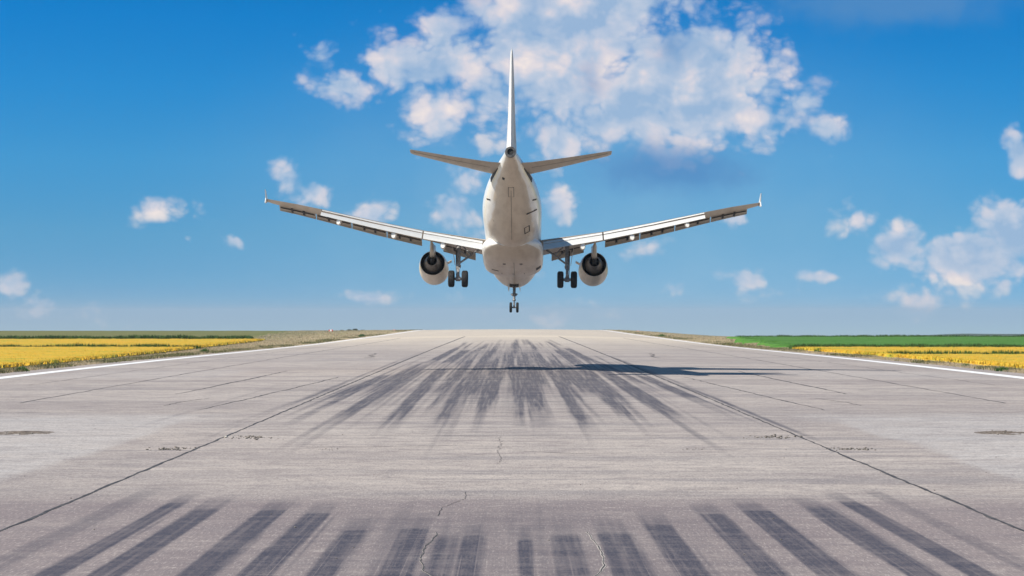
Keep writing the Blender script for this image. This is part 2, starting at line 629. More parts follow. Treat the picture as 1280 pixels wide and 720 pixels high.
for q in range(70):
    xx = random.uniform(-10, 10)
    y0 = random.uniform(66, 190)
    streak(xx, xx + random.uniform(-.2, .2), y0, y0 + random.uniform(25, 110), random.uniform(.06, .26), random.uniform(.2, .55), .06, 8, 14)
for q in range(40):
    xx = random.gauss(0, 3.6)
    y0 = random.uniform(170, 300)
    streak(xx, xx + random.uniform(-.3, .3), y0, y0 + random.uniform(20, 90), random.uniform(.2, .7), random.uniform(.15, .5), .12, 10, 14)
# general rubber haze of the touchdown zone
haze_ = np.exp(-(X / 5.2) ** 2) * smooth(Y, 70, 128) * (1 - smooth(Y, 185, 330))
rub = rub + .62 * haze_ * (.15 + 1.6 * np.clip(fbm(X * 3.2, Y * .035, 9, 4) - .12, 0, 1))
rub = rub + .20 * np.exp(-(X / 4.0) ** 2) * smooth(-Y, -46, -41) * (.5 + fbm(X * .9, Y * .25, 19, 4))
# break up along and across
brk = fbm(X * 9.0, Y * .12, 21, 3) * .7 + fbm(X * 1.5, Y * .9, 31, 3) * .5
rub = np.clip(rub * (.70 + .85 * brk) * (1 + .15 * smooth(-Y, -60, -48)), 0, 1)
# pale slabs on both sides
ax = np.abs(X)
wobx = (fbm(Y * .2, X * .15, 41, 4) - .5) * 1.4
pale = smooth(ax + wobx * .6, 11.7, 12.3) * (1 - smooth(Y + wobx * 3.0, 80, 86)) * smooth(Y + wobx * 5, 45, 52)
pale = pale * (.55 + .7 * fbm(X * .35, Y * .8, 51, 4))
pale = np.maximum(pale, .55 * soft_box(Y + wobx * 1.5, 78, 85, 1.5) * smooth(ax, 10.2, 12) * (.4 + fbm(X * .2, Y * .9, 61)))
pale = np.maximum(pale, .6 * soft_box(Y + wobx * 3, 132, 152, 4) * soft_box(ax, 18.5, 30, 1.0) * (.3 + fbm(X * .15, Y * .5, 63)))
pale = np.maximum(pale, .5 * soft_box(Y + wobx * 5, 300, 390, 20) * soft_box(ax, 6.5, 12.5, 1.2))
dirt = smooth(fbm(X * .06 + 4, Y * .22, 71, 5), .46, .66)
grain = fbm(X * .10, Y * 1.1, 81, 4)
me = np_mesh('runway', np.stack([X, Y, Z], -1).reshape(-1, 3), grid_faces(len(ys), len(xs)))
add_attr(me, 'rubber', rub)
add_attr(me, 'pale', np.clip(pale, 0, 1))
add_attr(me, 'dirt', dirt)
add_attr(me, 'grain', grain)
rub_near = smooth(-Y, -47, -43.5) * (.75 + .5 * fbm(X * .6, Y * .5, 44, 4))
add_attr(me, 'soot', np.clip(rub_near * .68, 0, 1))
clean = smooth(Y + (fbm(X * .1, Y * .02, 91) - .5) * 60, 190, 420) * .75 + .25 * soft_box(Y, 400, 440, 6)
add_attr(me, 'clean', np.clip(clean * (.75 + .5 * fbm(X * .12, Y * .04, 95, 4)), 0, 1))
m, t, b = material('runway_concrete', .85, spec=.3)
o_ = objco(t)
fine = t.noise(t.v('MULTIPLY', o_, (1, 1, 0)), 26, 4, .7)
mid = t.noise(t.v('MULTIPLY', o_, (.8, 1.0, 0)), 2.2, 6, .65)
band = t.noise(t.v('MULTIPLY', o_, (.32, 1.5, 0)), 1.0, 9, .74)
grit = t.noise(t.v('MULTIPLY', o_, (1, .8, 0)), 7.0, 5, .72)
broad = t.noise(t.v('MULTIPLY', o_, (.05, .05, 0)), 1.0, 4, .55)
long_ = t.noise(t.v('MULTIPLY', o_, (7, .12, 0)), 1.0, 4, .6)
base = t.mix(t.step(broad, .3, .7), (.44, .372, .325, 1), (.525, .455, .395, 1))
base = t.mix(t.step(band, .47, .68, 0, .6), base, (.25, .222, .215, 1))
blot = t.noise(t.v('MULTIPLY', o_, (.45, .7, 0)), 1.0, 8, .7)
base = t.mix(t.step(blot, .46, .66, 0, .6), base, (.215, .178, .17, 1))
base = t.mix(t.step(blot, .30, .44, .38, 0), base, (.52, .46, .40, 1))
base = t.mix(t.step(mid, .42, .75, 0, .42), base, (.235, .21, .20, 1))
base = t.mix(t.step(band, .30, .46, .45, 0), base, (.58, .52, .465, 1))
base = t.mix(t.step(mid, .28, .44, .22, 0), base, (.47, .43, .385, 1))
base = t.mix(t.m('MULTIPLY', attr(t, 'dirt')[2], .38), base, (.235, .20, .195, 1))
base = t.mix(t.step(attr(t, 'grain')[2], .52, .8, 0, .5), base, (.215, .195, .195, 1))
pl = t.m('MULTIPLY', attr(t, 'pale')[2], t.step(band, .25, .62, 1.0, .45), clamp=True)
base = t.mix(t.m('MULTIPLY', pl, t.step(mid, .3, .7, .95, .5)), base, (.56, .535, .51, 1))
base = t.mix(t.step(grit, .52, .72, 0, .75), base, (.17, .155, .15, 1))
base = t.mix(t.step(grit, .26, .45, .4, 0), base, (.60, .55, .49, 1))
base = t.mix(t.step(fine, .53, .72, 0, .75), base, (.13, .12, .118, 1))
base = t.mix(t.step(fine, .26, .42, .38, 0), base, (.55, .50, .45, 1))
base = t.mix(attr(t, 'soot')[2], base, (.19, .15, .152, 1))
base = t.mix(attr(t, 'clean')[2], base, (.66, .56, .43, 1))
# coarse grain drawn out along the direction of traffic
g1 = t.noise(t.v('MULTIPLY', o_, (1, .13, 0)), 24, 3, .8)
g2 = t.noise(t.v('MULTIPLY', o_, (1, .16, 0)), 9, 4, .75)
g3 = t.noise(t.v('MULTIPLY', o_, (.9, 1.2, 0)), 1.3, 7, .78)
base = t.mix(t.step(g3, .48, .66, 0, .40), base, (.20, .172, .172, 1))
base = t.mix(t.step(g3, .34, .46, .32, 0), base, (.53, .465, .41, 1))
base = t.mix(t.step(g2, .50, .68, 0, .38), base, (.19, .165, .165, 1))
base = t.mix(t.step(g1, .50, .68, 0, .48), base, (.16, .14, .14, 1))
base = t.mix(t.step(g1, .33, .47, .42, 0), base, (.60, .53, .47, 1))
scr = t.step(t.noise(t.v('MULTIPLY', o_, (26, .05, 0)), 1.0, 3, .6), .60, .68)
rb = t.m('MULTIPLY', attr(t, 'rubber')[2], t.step(long_, .28, .62, .60, 1.05), clamp=True)
rb = t.m('MULTIPLY', rb, t.m('MULTIPLY_ADD', scr, -.5, 1.0))
rb = t.m('MULTIPLY', rb, t.step(g1, .36, .62, 1.0, .72))
rb = t.m('MULTIPLY', rb, t.step(fine, .25, .62, .62, 1.0))
rb = t.m('MULTIPLY', rb, t.step(grit, .28, .6, .74, 1.0))
rb = t.m('MULTIPLY', rb, t.step(band, .3, .7, 1.0, 1.5), clamp=True)
base = t.mix(t.m('MULTIPLY', rb, .93), base, (.048, .046, .062, 1))
t.l.new(base, b.inputs['Base Color'])
t.l.new(t.m('MULTIPLY_ADD', rb, -.2, .88), b.inputs['Roughness'])
bump(t, b, t.m('ADD', g1, t.m('MULTIPLY', mid, .8)), .4, .012)
runway = tag(link('runway', me, m, smooth=True), kind='structure')


def ribbon(pts, widths, lift=.006, step=.35, jag=.0, seed=0):
    """thin strip following the runway surface along a polyline"""
    pts = np.array(pts, float)
    seg = np.r_[0, np.cumsum(np.hypot(*np.diff(pts, axis=0).T))]
    n = max(2, int(seg[-1] / step))
    s = np.linspace(0, seg[-1], n)
    x = np.interp(s, seg, pts[:, 0])
    y = np.interp(s, seg, pts[:, 1])
    tx, ty = np.gradient(x), np.gradient(y)
    L = np.hypot(tx, ty) + 1e-9
    nx, ny = -ty / L, tx / L
    if jag:
        off = (fbm(s / max(step, .2) * .35, s * 0 + seed, seed, 3) - .5) * 2 * jag
        x, y = x + nx * off, y + ny * off
    wd = np.interp(s, seg, widths) if not np.isscalar(widths) else np.full(n, float(widths))
    wd = wd * (.55 + .9 * vnoise(s / step * .4, s * 0 + seed * 1.7, seed + 9)) if jag else wd
    a = np.stack([x + nx * wd / 2, y + ny * wd / 2], 1)
    c_ = np.stack([x - nx * wd / 2, y - ny * wd / 2], 1)
    P_ = np.concatenate([a, c_])
    z = runway_z(P_[:, 0], P_[:, 1]) + lift
    V_ = np.column_stack([P_, z])
    i = np.arange(n - 1)
    return V_, np.stack([i, i + 1, i + 1 + n, i + n], 1)


def strips(name, lst, mat, parent):
    VV, FF, o2 = [], [], 0
    for v_, f_ in lst:
        VV.append(v_)
        FF.append(f_ + o2)
        o2 += len(v_)
    return link(name, np_mesh(name, np.concatenate(VV), np.concatenate(FF)), mat, parent)


# painted edge lines
m, t, b = material('white_line_paint', .7, spec=.35)
o_ = objco(t)
wn = t.noise(t.v('MULTIPLY', o_, (3, .8, 0)), 1.4, 6, .7)
cw = t.mix(t.step(wn, .42, .72, 0, .4), (.86, .85, .83, 1), (.52, .48, .45, 1))
t.l.new(cw, b.inputs['Base Color'])
for sg in (-1, 1):
    strips('edge_line', [ribbon([(sg * 32.2, 20), (sg * 32.2, 1100)], 1.15, .008, 4.0)], m, runway)
# dark sealed joints and cracks
jm = speckle('joint_sealant', (.035, .033, .036), (.09, .083, .08), 3, .8)
cm = speckle('crack_dark', (.05, .045, .045), (.10, .09, .085), 6, .9)
km = speckle('crack_edge', (.42, .38, .34), (.52, .47, .42), 6, .9)
J = []
for sg in (-1, 1):
    J.append(ribbon([(sg * 9.25, 18), (sg * 9.22, 70), (sg * 9.25, 140), (sg * 9.25, 420)], [.09, .075, .11, .26], .005, .3, .05, 3 + sg))
    J.append(ribbon([(sg * 21.9, 95), (sg * 21.8, 420)], [.09, .22], .005, 1.0, .12, 8 + sg))
    J.append(ribbon([(sg * 16.6, 106), (sg * 16.2, 124)], [.08, .17], .005, .5, .1, 12 + sg))
    J.append(ribbon([(sg * 16.2, 124), (sg * 15.8, 150)], [.17, .1], .005, .5, .1, 14 + sg))
    J.append(ribbon([(sg * 12.9, 88), (sg * 12.3, 100), (sg * 10.9, 135)], [.05, .1, .09], .005, .5, .12, 16 + sg))
    J.append(ribbon([(sg * 27.0, 120), (sg * 26.6, 330)], [.05, .13], .005, 1.0, .2, 18 + sg))
for yq, wq in ((69.5, .05), (86.0, .06), (112, .07), (129, .08), (205, .14)):
    J.append(ribbon([(-31, yq - .3), (-12, yq + .1), (3, yq - .1), (14, yq + .15), (31, yq - .2)], wq * .8, .004, .4, .12, int(yq)))
strips('expansion_joint', J, jm, runway)
Cx = []


def pixline(lst, wd, jag, seed, mirror=True):
    p = [gp(*q) for q in lst]
    Cx.append((ribbon(p, wd, .007, .12, jag, seed), ribbon(p, wd * 1.4, .0035, .12, jag, seed)))
    if mirror:
        p2 = [(-a + .02, b_) for a, b_ in p]
        Cx.append((ribbon(p2, wd, .007, .12, jag, seed + 50), ribbon(p2, wd * 2.2, .0035, .12, jag, seed + 50)))


pixline([(547, 665), (543, 671), (541, 675), (534, 681), (530, 688), (526, 697), (527, 705), (531, 714), (538, 719), (545, 730)], .02, .035, 4)
pixline([(582, 615), (581, 623), (562, 631), (552, 634), (547, 645)], .012, .05, 6, False)
pixline([(624, 545), (626, 556), (622, 565), (625, 580)], .012, .12, 8, False)
pixline([(60, 503), (140, 503.5), (210, 503), (300, 501)], .05, .1, 10)
pixline([(205, 507), (225, 502.5), (262, 497.5)], .05, .1, 14)
pixline([(380, 559), (460, 558.5), (560, 557), (640, 559)], .045, .1, 16, False)
pixline([(640, 563), (720, 567), (790, 566)], .04, .1, 17, False)
pixline([(454, 447), (466, 446), (463, 443), (470, 441)], .12, .4, 20)
strips('crack', [a for a, _ in Cx], cm, runway)
strips('crack_rim', [b_ for _, b_ in Cx[:2]], km, runway)


# ------------------------------------------------------------------ loose stones, soil and verge plants
def rocks(points, sizes, name, mat):
    base = np.array([(0, 0, 1), (.9, 0, .35), (.3, .85, .3), (-.75, .5, .3), (-.7, -.55, .35), (.25, -.9, .3), (.6, .2, -.2), (-.5, .1, -.2)])
    fc = np.array([(0, 1, 2), (0, 2, 3), (0, 3, 4), (0, 4, 5), (0, 5, 1), (1, 6, 2), (2, 6, 3), (3, 6, 7), (3, 7, 4), (4, 7, 5), (5, 7, 6), (5, 6, 1)])
    VV, FF = [], []
    for k, ((x, y), s) in enumerate(zip(points, sizes)):
        a = rng.uniform(0, 2 * PI)
        sc = s * rng.uniform(.7, 1.3, 3) * np.array([1, 1, .6])
        v_ = base * sc * (1 + rng.uniform(-.2, .2, base.shape))
        r_ = np.array([[math.cos(a), -math.sin(a), 0], [math.sin(a), math.cos(a), 0], [0, 0, 1]])
        v_ = v_ @ r_.T + np.array([x, y, float(runway_z(x, y)) + s * .12])
        VV.append(v_)
        FF.append(fc + k * len(base))
    return link(name, np_mesh(name, np.concatenate(VV), np.concatenate(FF)), mat)


pts, szs = [], []
for (px_, py_, wpx, n_, s_) in [(312, 546.5, 26, 46, .05), (345, 548, 16, 8, .03), (212, 561.5, 24, 42, .05), (240, 560, 12, 10, .035), (968, 546.5, 26, 46, .05), (935, 548, 16, 8, .03),
                                (1068, 561.5, 24, 42, .05), (1040, 560, 12, 10, .035), (410, 562, 12, 12, .03), (870, 561, 12, 12, .03), (20, 541, 40, 30, .05), (1255, 541, 34, 30, .05)]:
    for q in range(n_):
        p = gp(px_ + random.gauss(0, wpx * .5), py_ + random.gauss(0, .9))
        pts.append(p)
        szs.append(s_ * random.uniform(.4, 1.35))
for q in range(60):
    pts.append(gp(random.uniform(20, 1260), random.uniform(500, 700)))
    szs.append(random.uniform(.012, .028))
tag(rocks(pts, szs, 'gravel', speckle('gravel_stone', (.10, .085, .07), (.24, .21, .18), 11, .9)),
    'dark crumbs of broken concrete strewn across the runway surface', 'gravel', kind='stuff')
p = [gp(283, 546.8)]
tag(rocks(p, [.10], 'stone', speckle('pale_stone', (.5, .47, .4), (.62, .58, .5), 9, .85)),
    'single pale stone lying on the joint left of the runway middle', 'stone')
# patches of loose brown soil, right and left
sm = speckle('loose_soil', (.10, .075, .055), (.20, .16, .125), 7, .95)
for k, (px_, py_, wx, wy) in enumerate([(28, 541, 1.15, 1.25), (1254, 541, 1.0, 1.2)]):
    x0, y0 = gp(px_, py_)
    gxs, gys = np.meshgrid(np.linspace(-1, 1, 40), np.linspace(-1, 1, 30))
    rr = np.hypot(gxs, gys)
    hh = np.clip(1 - rr, 0, 1) ** .7 * np.clip((fbm(gxs * 4 + k * 7, gys * 3, 5 + k, 4) - .36) * 3, 0, 1) * .07 - .006
    xx, yy = x0 + gxs * wx, y0 + gys * wy
    me = np_mesh('soil_patch', np.stack([xx, yy, runway_z(xx, yy) + hh], -1).reshape(-1, 3), grid_faces(30, 40))
    tag(link('soil_patch', me, sm, smooth=True), ['low patch of brown soil on the pale slab at the left edge', 'low patch of brown soil on the pale slab at the right edge'][k], 'soil', 'soil patches on the runway')


def blades(cx, cy, cz, h, wd, n, lean, spread):
    """n triangular blades around every centre; returns verts, faces and a 0..1 value per blade"""
    N = len(cx)
    K = N * n
    bx = np.repeat(cx, n) + rng.normal(0, 1, K) * np.repeat(spread, n)
    by = np.repeat(cy, n) + rng.normal(0, 1, K) * np.repeat(spread, n)
    bz = np.repeat(cz, n)
    hh = np.repeat(h, n) * rng.uniform(.55, 1.15, K)
    ww = np.repeat(wd, n) * rng.uniform(.7, 1.3, K)
    a = rng.uniform(0, 2 * PI, K)
    la = rng.uniform(0, 2 * PI, K)
    ll = hh * rng.uniform(0, lean, K)
    V_ = np.empty((K, 3, 3))
    V_[:, 0] = np.stack([bx - np.cos(a) * ww, by - np.sin(a) * ww, bz - .03], 1)
    V_[:, 1] = np.stack([bx + np.cos(a) * ww, by + np.sin(a) * ww, bz - .03], 1)
    V_[:, 2] = np.stack([bx + np.cos(la) * ll, by + np.sin(la) * ll, bz + hh], 1)
    return V_.reshape(-1, 3), np.arange(K * 3).reshape(-1, 3), np.repeat(rng.random(K), 3)


def plantmat(name, stops, scale=.5, stretch=(1, 1, 1), trans=.25):
    m, t, b = material(name, .8, spec=.2)
    o_ = objco(t)
    n = t.noise(t.v('MULTIPLY', o_, stretch), scale, 5, .62)
    v_ = t.m('ADD', t.m('MULTIPLY', n, .75), t.m('MULTIPLY', attr(t, 'tone')[2], .25))
    c = t.ramp(v_, stops)
    t.l.new(c, b.inputs['Base Color'])
    tr = t.n.new('ShaderNodeBsdfTranslucent')
    t.l.new(c, tr.inputs[0])
    mx = t.n.new('ShaderNodeMixShader')
    mx.inputs[0].default_value = trans
    t.l.new(b.outputs[0], mx.inputs[1])
    t.l.new(tr.outputs[0], mx.inputs[2])
    t.l.new(mx.outputs[0], t.n['Material Output'].inputs[0])
    return m


def verge_edge(y):                        # where the crops begin, metres from the centre line
    return 38.2 + np.clip(y - 159, 0, 400) * 8.6 / 250


# dry grass along both edges
N = 26000
d = 110 * (900 / 110.0) ** rng.random(N)
wv = (verge_edge(d) - 35.0) + np.clip(d - 330, 0, 400) * .05
sx = rng.choice([-1, 1], N)
wv = np.where((sx > 0) & (d < 480), 3.8 + np.clip(d - 290, 0, 400) * .05, wv)
x = sx * (35.0 + wv * rng.random(N) ** 1.0)
keep = fbm(x * .5, d * .18, 3, 3) > .36
x, d = x[keep], d[keep]
V1, F1, T1 = blades(x, d, ground_z(x, d), .14 + .16 * fbm(x * .8, d * .3, 9), .02 + d * .00006, 6, .7, .16 + d * .0004)
me = np_mesh('dry_grass', V1, F1)
add_attr(me, 'tone', T1)
gm = plantmat('dry_grass', [(.30, (.42, .33, .21)), (.48, (.52, .42, .28)), (.62, (.36, .29, .18)), (.74, (.18, .19, .07))], .45, (1, .35, 1))
tag(link('dry_grass', me, gm), 'dry straw coloured grass along both edges of the runway', 'grass', kind='stuff')

# low green weeds between the line and the dry grass
N = 5200
d = 115 * (850 / 115.0) ** rng.random(N)
sx = rng.choice([-1, 1], N)
x = sx * (35.0 + np.abs(rng.normal(0, 1.0, N)) * (.7 + d / 400))
keep = fbm(d * .09, sx * 3.3, 13, 3) > .47 + np.clip(d - 300, 0, 300) * .0006
x, d = x[keep], d[keep]
V1, F1, T1 = blades(x, d, ground_z(x, d), .18 + .2 * rng.random(len(x)), .035 + d * .00008, 12, .9, np.full(len(x), .22) + d * .0005)
me = np_mesh('green_weeds', V1, F1)
add_attr(me, 'tone', T1)
gm2 = plantmat('green_weeds', [(.3, (.085, .10, .035)), (.5, (.16, .155, .06)), (.7, (.27, .23, .12))], .6)
tag(link('green_weeds', me, gm2), 'low olive weeds scattered along the runway edges', 'weeds', kind='stuff')

# single bushy weeds that stand out beside the line
gm3 = plantmat('leafy_weed', [(.3, (.045, .11, .02)), (.55, (.075, .16, .03)), (.75, (.12, .20, .05))], 2.0)
WEEDS = [(-35.0, 153, .55, 'bright green bushy weed beside the white line at the far left'),
         (35.0, 153, .55, 'bright green bushy weed beside the white line at the far right'),
         (-35.6, 166, .42, 'small green weed in dry grass just beyond the bushiest left weed'),
         (35.6, 168, .42, 'small green weed in dry grass just beyond the bushiest right weed'),
         (-37.6, 262, .75, 'tall olive weed in the left verge level with the yellow crop tip'),
         (37.6, 262, .75, 'tall olive weed in the right verge level with the yellow crop tip'),
         (-36.4, 520, 1.0, 'yellow green bush by the left line near the runway crest'),
         (36.4, 520, 1.0, 'yellow green bush by the right line near the runway crest')]
for (x0, y0, s_, lab) in WEEDS:
    n_ = 60
    a = rng.uniform(0, 2 * PI, n_)
    rr = np.sqrt(rng.random(n_)) * s_ * .75
    px_, py_ = np.cos(a) * rr, np.sin(a) * rr
    hz = s_ * (1 - (rr / (s_ * .8)) ** 2 * .7) * .8
    V1, F1, T1 = blades(px_, py_, np.zeros(n_), hz, np.full(n_, .05 * s_ + .02), 6, .8, np.full(n_, .1 * s_))
    me = np_mesh('weed', V1, F1)
    add_attr(me, 'tone', T1)
    o = link('weed', me, gm3)
    o.location = (x0, y0, float(ground_z(x0, y0)))
    tag(o, lab, 'weed', 'weeds beside the runway lines')


# ------------------------------------------------------------------ crops
def canopy(name, xa, xb, ya, yb, h, mat, nx, ny, label, cat, edge=None, rough=.12, jit=1.2, tufts=0, twid=.08):
    """standing crop: a bumpy canopy with sides down to the ground and loose heads above it"""
    u, v = np.meshgrid(np.linspace(0, 1, nx), np.linspace(0, 1, ny))
    yy = ya + (yb - ya) * v
    xin = edge(yy) if edge else np.full_like(yy, xa)
    sg = -1 if xb < 0 else 1
    xx = sg * (np.abs(xin) + (abs(xb) - np.abs(xin)) * u ** 1.25)
    xx = xx + sg * (1 - u) * (fbm(yy * .3, yy * 0, 7, 3) - .5) * jit
    yy = yy + (fbm(xx * .25, yy * .02, 17, 3) - .5) * 1.5
    bord = np.minimum.reduce([u * 12, (1 - u) * 12, v * 14, (1 - v) * 14])
    zz = ground_z(xx, yy) + h * (.86 + rough * (rng.random(xx.shape) - .5) * 1.6 + .18 * (fbm(xx * .3, yy * .3, 23, 4) - .5))
    rim = (u == 0) | (u == 1) | (v == 0) | (v == 1)
    zz = np.where(rim, ground_z(xx, yy) - .1, zz)
    V_ = np.stack([xx, yy, zz], -1).reshape(-1, 3)
    T_ = rng.random(len(V_))
    Fq = grid_faces(ny, nx)
    F3 = np.concatenate([Fq[:, [0, 1, 2]], Fq[:, [0, 2, 3]]])
    if tufts:
        us, vs_ = rng.random(tufts) ** 1.2, rng.random(tufts)
        ty = ya + (yb - ya) * vs_
        ne = tufts // 12
        us[:ne] = rng.random(ne) * .012
        vs_[ne:2 * ne] = rng.random(ne) * .012
        ty = ya + (yb - ya) * vs_
        ti = edge(ty) if edge else np.full_like(ty, abs(xa))
        tx = sg * (np.abs(ti) + (abs(xb) - np.abs(ti)) * us)
        V1, F1, T1 = blades(tx, ty, ground_z(tx, ty) + h * .55, np.full(tufts, h * .5), np.full(tufts, twid), 3, .5, np.full(tufts, .25))
        F3 = np.concatenate([F3, F1 + len(V_)])
        V_ = np.concatenate([V_, V1])
        T_ = np.concatenate([T_, T1])
    me = np_mesh(name, V_, F3)
    add_attr(me, 'tone', T_)
    return tag(link(name, me, mat), label, cat, kind='stuff')


ym = plantmat('yellow_crop', [(.30, (.36, .38, .045)), (.42, (.58, .41, .04)), (.55, (.71, .44, .042)), (.74, (.69, .38, .036))], .16, (.25, 1.0, .0), .15)
grm = plantmat('green_crop', [(.28, (.06, .18, .024)), (.5, (.085, .22, .032)), (.75, (.12, .25, .045))], .12, (.3, 1, 0), .15)
hm = plantmat('hedge_green', [(.28, (.028, .07, .010)), (.5, (.05, .105, .014)), (.75, (.09, .14, .025))], .8, (1, 1, 1), .15)

canopy('yellow_crop', -38, -190, 152, 288, .5, ym, 150, 200, 'near strip of ripe yellow crop left of the runway', 'crop', verge_edge, tufts=16000)
canopy('yellow_crop', -43, -210, 292, 408, .5, ym, 150, 130, 'far strip of ripe yellow crop left of the runway', 'crop', lambda y: verge_edge(y) + .4, tufts=14000)
edge_r = lambda y: 38.6 - np.clip(y - 152, 0, 140) * .009
canopy('yellow_crop', 38, 190, 152, 224, .5, ym, 150, 130, 'near strip of ripe yellow crop right of the runway', 'crop', edge_r, tufts=14000)
canopy('yellow_crop', 41, 190, 229, 284, .5, ym, 150, 80, 'far strip of ripe yellow crop right of the runway', 'crop', edge_r, tufts=12000)
canopy('green_crop', 50, 230, 296, 432, .45, grm, 150, 150, 'bright green crop field beyond the right yellow strips', 'crop', lambda y: 38.6 + (y - 296) * .045, jit=10.0, tufts=9000)


def hedge(xa, xb, y, h, wd, label, n=2600, bl=.10):
    xs_ = xa + (xb - xa) * rng.random(n)
    yy = y + rng.normal(0, wd * .35, n)
    hh = h * (.6 + .55 * fbm(xs_ * .4, yy * .3, 33, 3))
    V1, F1, T1 = blades(xs_, yy, ground_z(xs_, yy), hh, np.full(n, bl), 7, .5, np.full(n, .3))
    me = np_mesh('hedge', V1, F1)
    add_attr(me, 'tone', T1)
    return tag(link('hedge', me, hm), label, 'hedge', kind='stuff')


hedge(-42.5, -200, 290, .85, 1.8, 'thin dark weedy strip dividing the left yellow field')
hedge(-50, -220, 411, 1.15, 2.5, 'dark green hedge line behind the left yellow field', 4200, .14)
hedge(40, 185, 226.5, .85, 1.8, 'thin dark weedy strip dividing the right yellow field')
hedge(38, 200, 290, .85, 3.0, 'dark green hedge strip between yellow and green fields on the right', 4200, .12)
hedge(46, 240, 436, .8, 2.0, 'dark hedge at the far side of the right green field', 3000, .14)

# far hills on the right
hx = np.linspace(-700, 2500, 120)
hv = np.linspace(0, 1, 10)
HX, HVv = np.meshgrid(hx, hv)
hy = 2400 + 700 * HVv
top = -23.6 + 2.9 * smooth(HX, 480, 610) + .9 * np.exp(-((HX - 590) / 30) ** 2) - 9.0 * smooth(-HX, -430, -170) + 1.0 * fbm(HX * .01, HX * 0, 4)
HZ = -60 + (top + 60) * np.sin(np.clip(HVv, 0, 1) * PI) ** .6
me = np_mesh('hills', np.stack([HX, hy, HZ], -1).reshape(-1, 3), grid_faces(10, 120))
tag(link('hills', me, speckle('hill_woods', (.030, .055, .03), (.06, .085, .045), .03, .95, spec=.1), smooth=True), kind='structure')


# ------------------------------------------------------------------ distant trees and marker boards
bark = speckle('bark', (.06, .045, .035), (.11, .09, .07), 4, .9)
leaf = plantmat('tree_leaf', [(.3, (.04, .065, .025)), (.55, (.065, .09, .035)), (.75, (.09, .11, .05))], .3)
TREES = [(-105, 1320, 4.4, 3.2, 'leftmost low tree of the row beyond the runway crest'), (-101, 1330, 4.9, 4.2, 'broad second tree of the row beyond the runway crest'),
         (-97, 1325, 5.4, 3.4, 'tallest tree of the row beyond the runway crest'), (-93, 1335, 4.7, 3.4, 'rightmost tree of the row beyond the runway crest')]
for x0, y0, h, wd, lab in TREES:
    r = empty('tree', (x0, y0, float(ground_z(x0, y0))))
    tag(r, lab, 'tree', 'distant trees beyond the runway crest')
    mb = MB()
    mb.tube((0, 0, -.3), (0, 0, h * .45), .28, .17, 8)
    for q in range(5):
        a = q * 1.26 + x0
        mb.tube((0, 0, h * (.28 + .04 * q)), (math.cos(a) * wd * .35, math.sin(a) * wd * .35, h * (.58 + .05 * q)), .09, .03, 6)
    mb.build('trunk', bark, r)
    n_ = 420
    q = rng.normal(0, 1, (n_, 3))
    q /= np.linalg.norm(q, axis=1)[:, None]
    q *= (rng.random(n_) ** .45)[:, None]
    c_ = q * np.array([wd * .55, wd * .55, h * .32]) + np.array([0, 0, h * .66])
    V1, F1, T1 = blades(c_[:, 0], c_[:, 1], c_[:, 2], np.full(n_, .4), np.full(n_, .22), 4, 1.2, np.full(n_, .25))
    me = np_mesh('crown', V1, F1)
    add_attr(me, 'tone', T1)
    link('crown', me, leaf, r)

redm = speckle('red_board_paint', (.55, .045, .04), (.62, .07, .05), 3, .5)
whm = speckle('white_board_paint', (.76, .74, .72), (.82, .81, .79), 3, .5)
for x0, y0, sc_, lab in [(-52.5, 620, 1.0, 'low red and white marker board in dry grass left of the crest'),
                         (-40.5, 735, .55, 'smallest red marker board beside the left line at the crest'),
                         (41.5, 705, .55, 'small red marker board beside the right line at the crest')]:
    r = empty('marker_board', (x0, y0, float(ground_z(x0, y0))))
    r.scale = (sc_,) * 3
    tag(r, lab, 'marker board', 'marker boards near the runway crest')
    MB().box((0, 0, .62), (.5, .06, .5)).build('board', whm, r, False)
    for sg in (-1, 1):
        MB().box((sg * .42, 0, .62), (.335, .06, .5)).build('end_panel', redm, r, False)
        MB().tube((sg * .4, .06, -.1), (sg * .4, .06, .6), .03).build('post', MAT['strut'], r)

# ------------------------------------------------------------------ the airliner
# stations: a = metres aft of the nose, s = metres to the right, u = metres above the fuselage axis
plane = empty('passenger_airplane')
tag(plane, 'white twin engined passenger jet with landing gear and flaps down descending over the runway', 'airplane')
PITCH, ROLL, YAW = -.13587, -.00812, -.00927
rot = Matrix.Rotation(YAW, 4, 'Z') @ Matrix.Rotation(PITCH, 4, 'X') @ Matrix.Rotation(-ROLL, 4, 'Y').inverted().inverted()
plane.matrix_world = Matrix.Translation((.0755, 149.613, EYE + 5.9417)) @ rot
plane.rotation_mode = 'XYZ'


def L(a, s, u):
    return Vector((s, 17.7 - a, u))


FUS = [  # a, top, bottom, half width
    (0.0, -.56, -.66, .05), (.12, -.36, -.86, .28), (.35, -.16, -1.05, .52), (.8, .12, -1.33, .84), (1.5, .55, -1.58, 1.16), (2.4, 1.12, -1.78, 1.45),
    (3.3, 1.62, -1.92, 1.66), (4.4, 1.92, -2.01, 1.83), (5.6, 2.04, -2.06, 1.93), (7.0, 2.07, -2.07, 1.975), (12, 2.07, -2.07, 1.975), (18, 2.07, -2.07, 1.975),
    (22.5, 2.07, -2.07, 1.975), (24, 2.07, -2.03, 1.975), (25, 2.07, -1.95, 1.97), (26, 2.07, -1.79, 1.94), (27, 2.065, -1.57, 1.88), (28, 2.05, -1.30, 1.79),
    (29, 2.04, -1.01, 1.67), (30, 2.02, -.70, 1.53), (31, 1.99, -.39, 1.37), (32, 1.95, -.09, 1.20), (33, 1.91, .19, 1.01), (34, 1.86, .45, .83), (35, 1.80, .68, .66),
    (36, 1.73, .86, .50), (36.8, 1.67, .96, .39), (37.4, 1.62, 1.02, .325)]


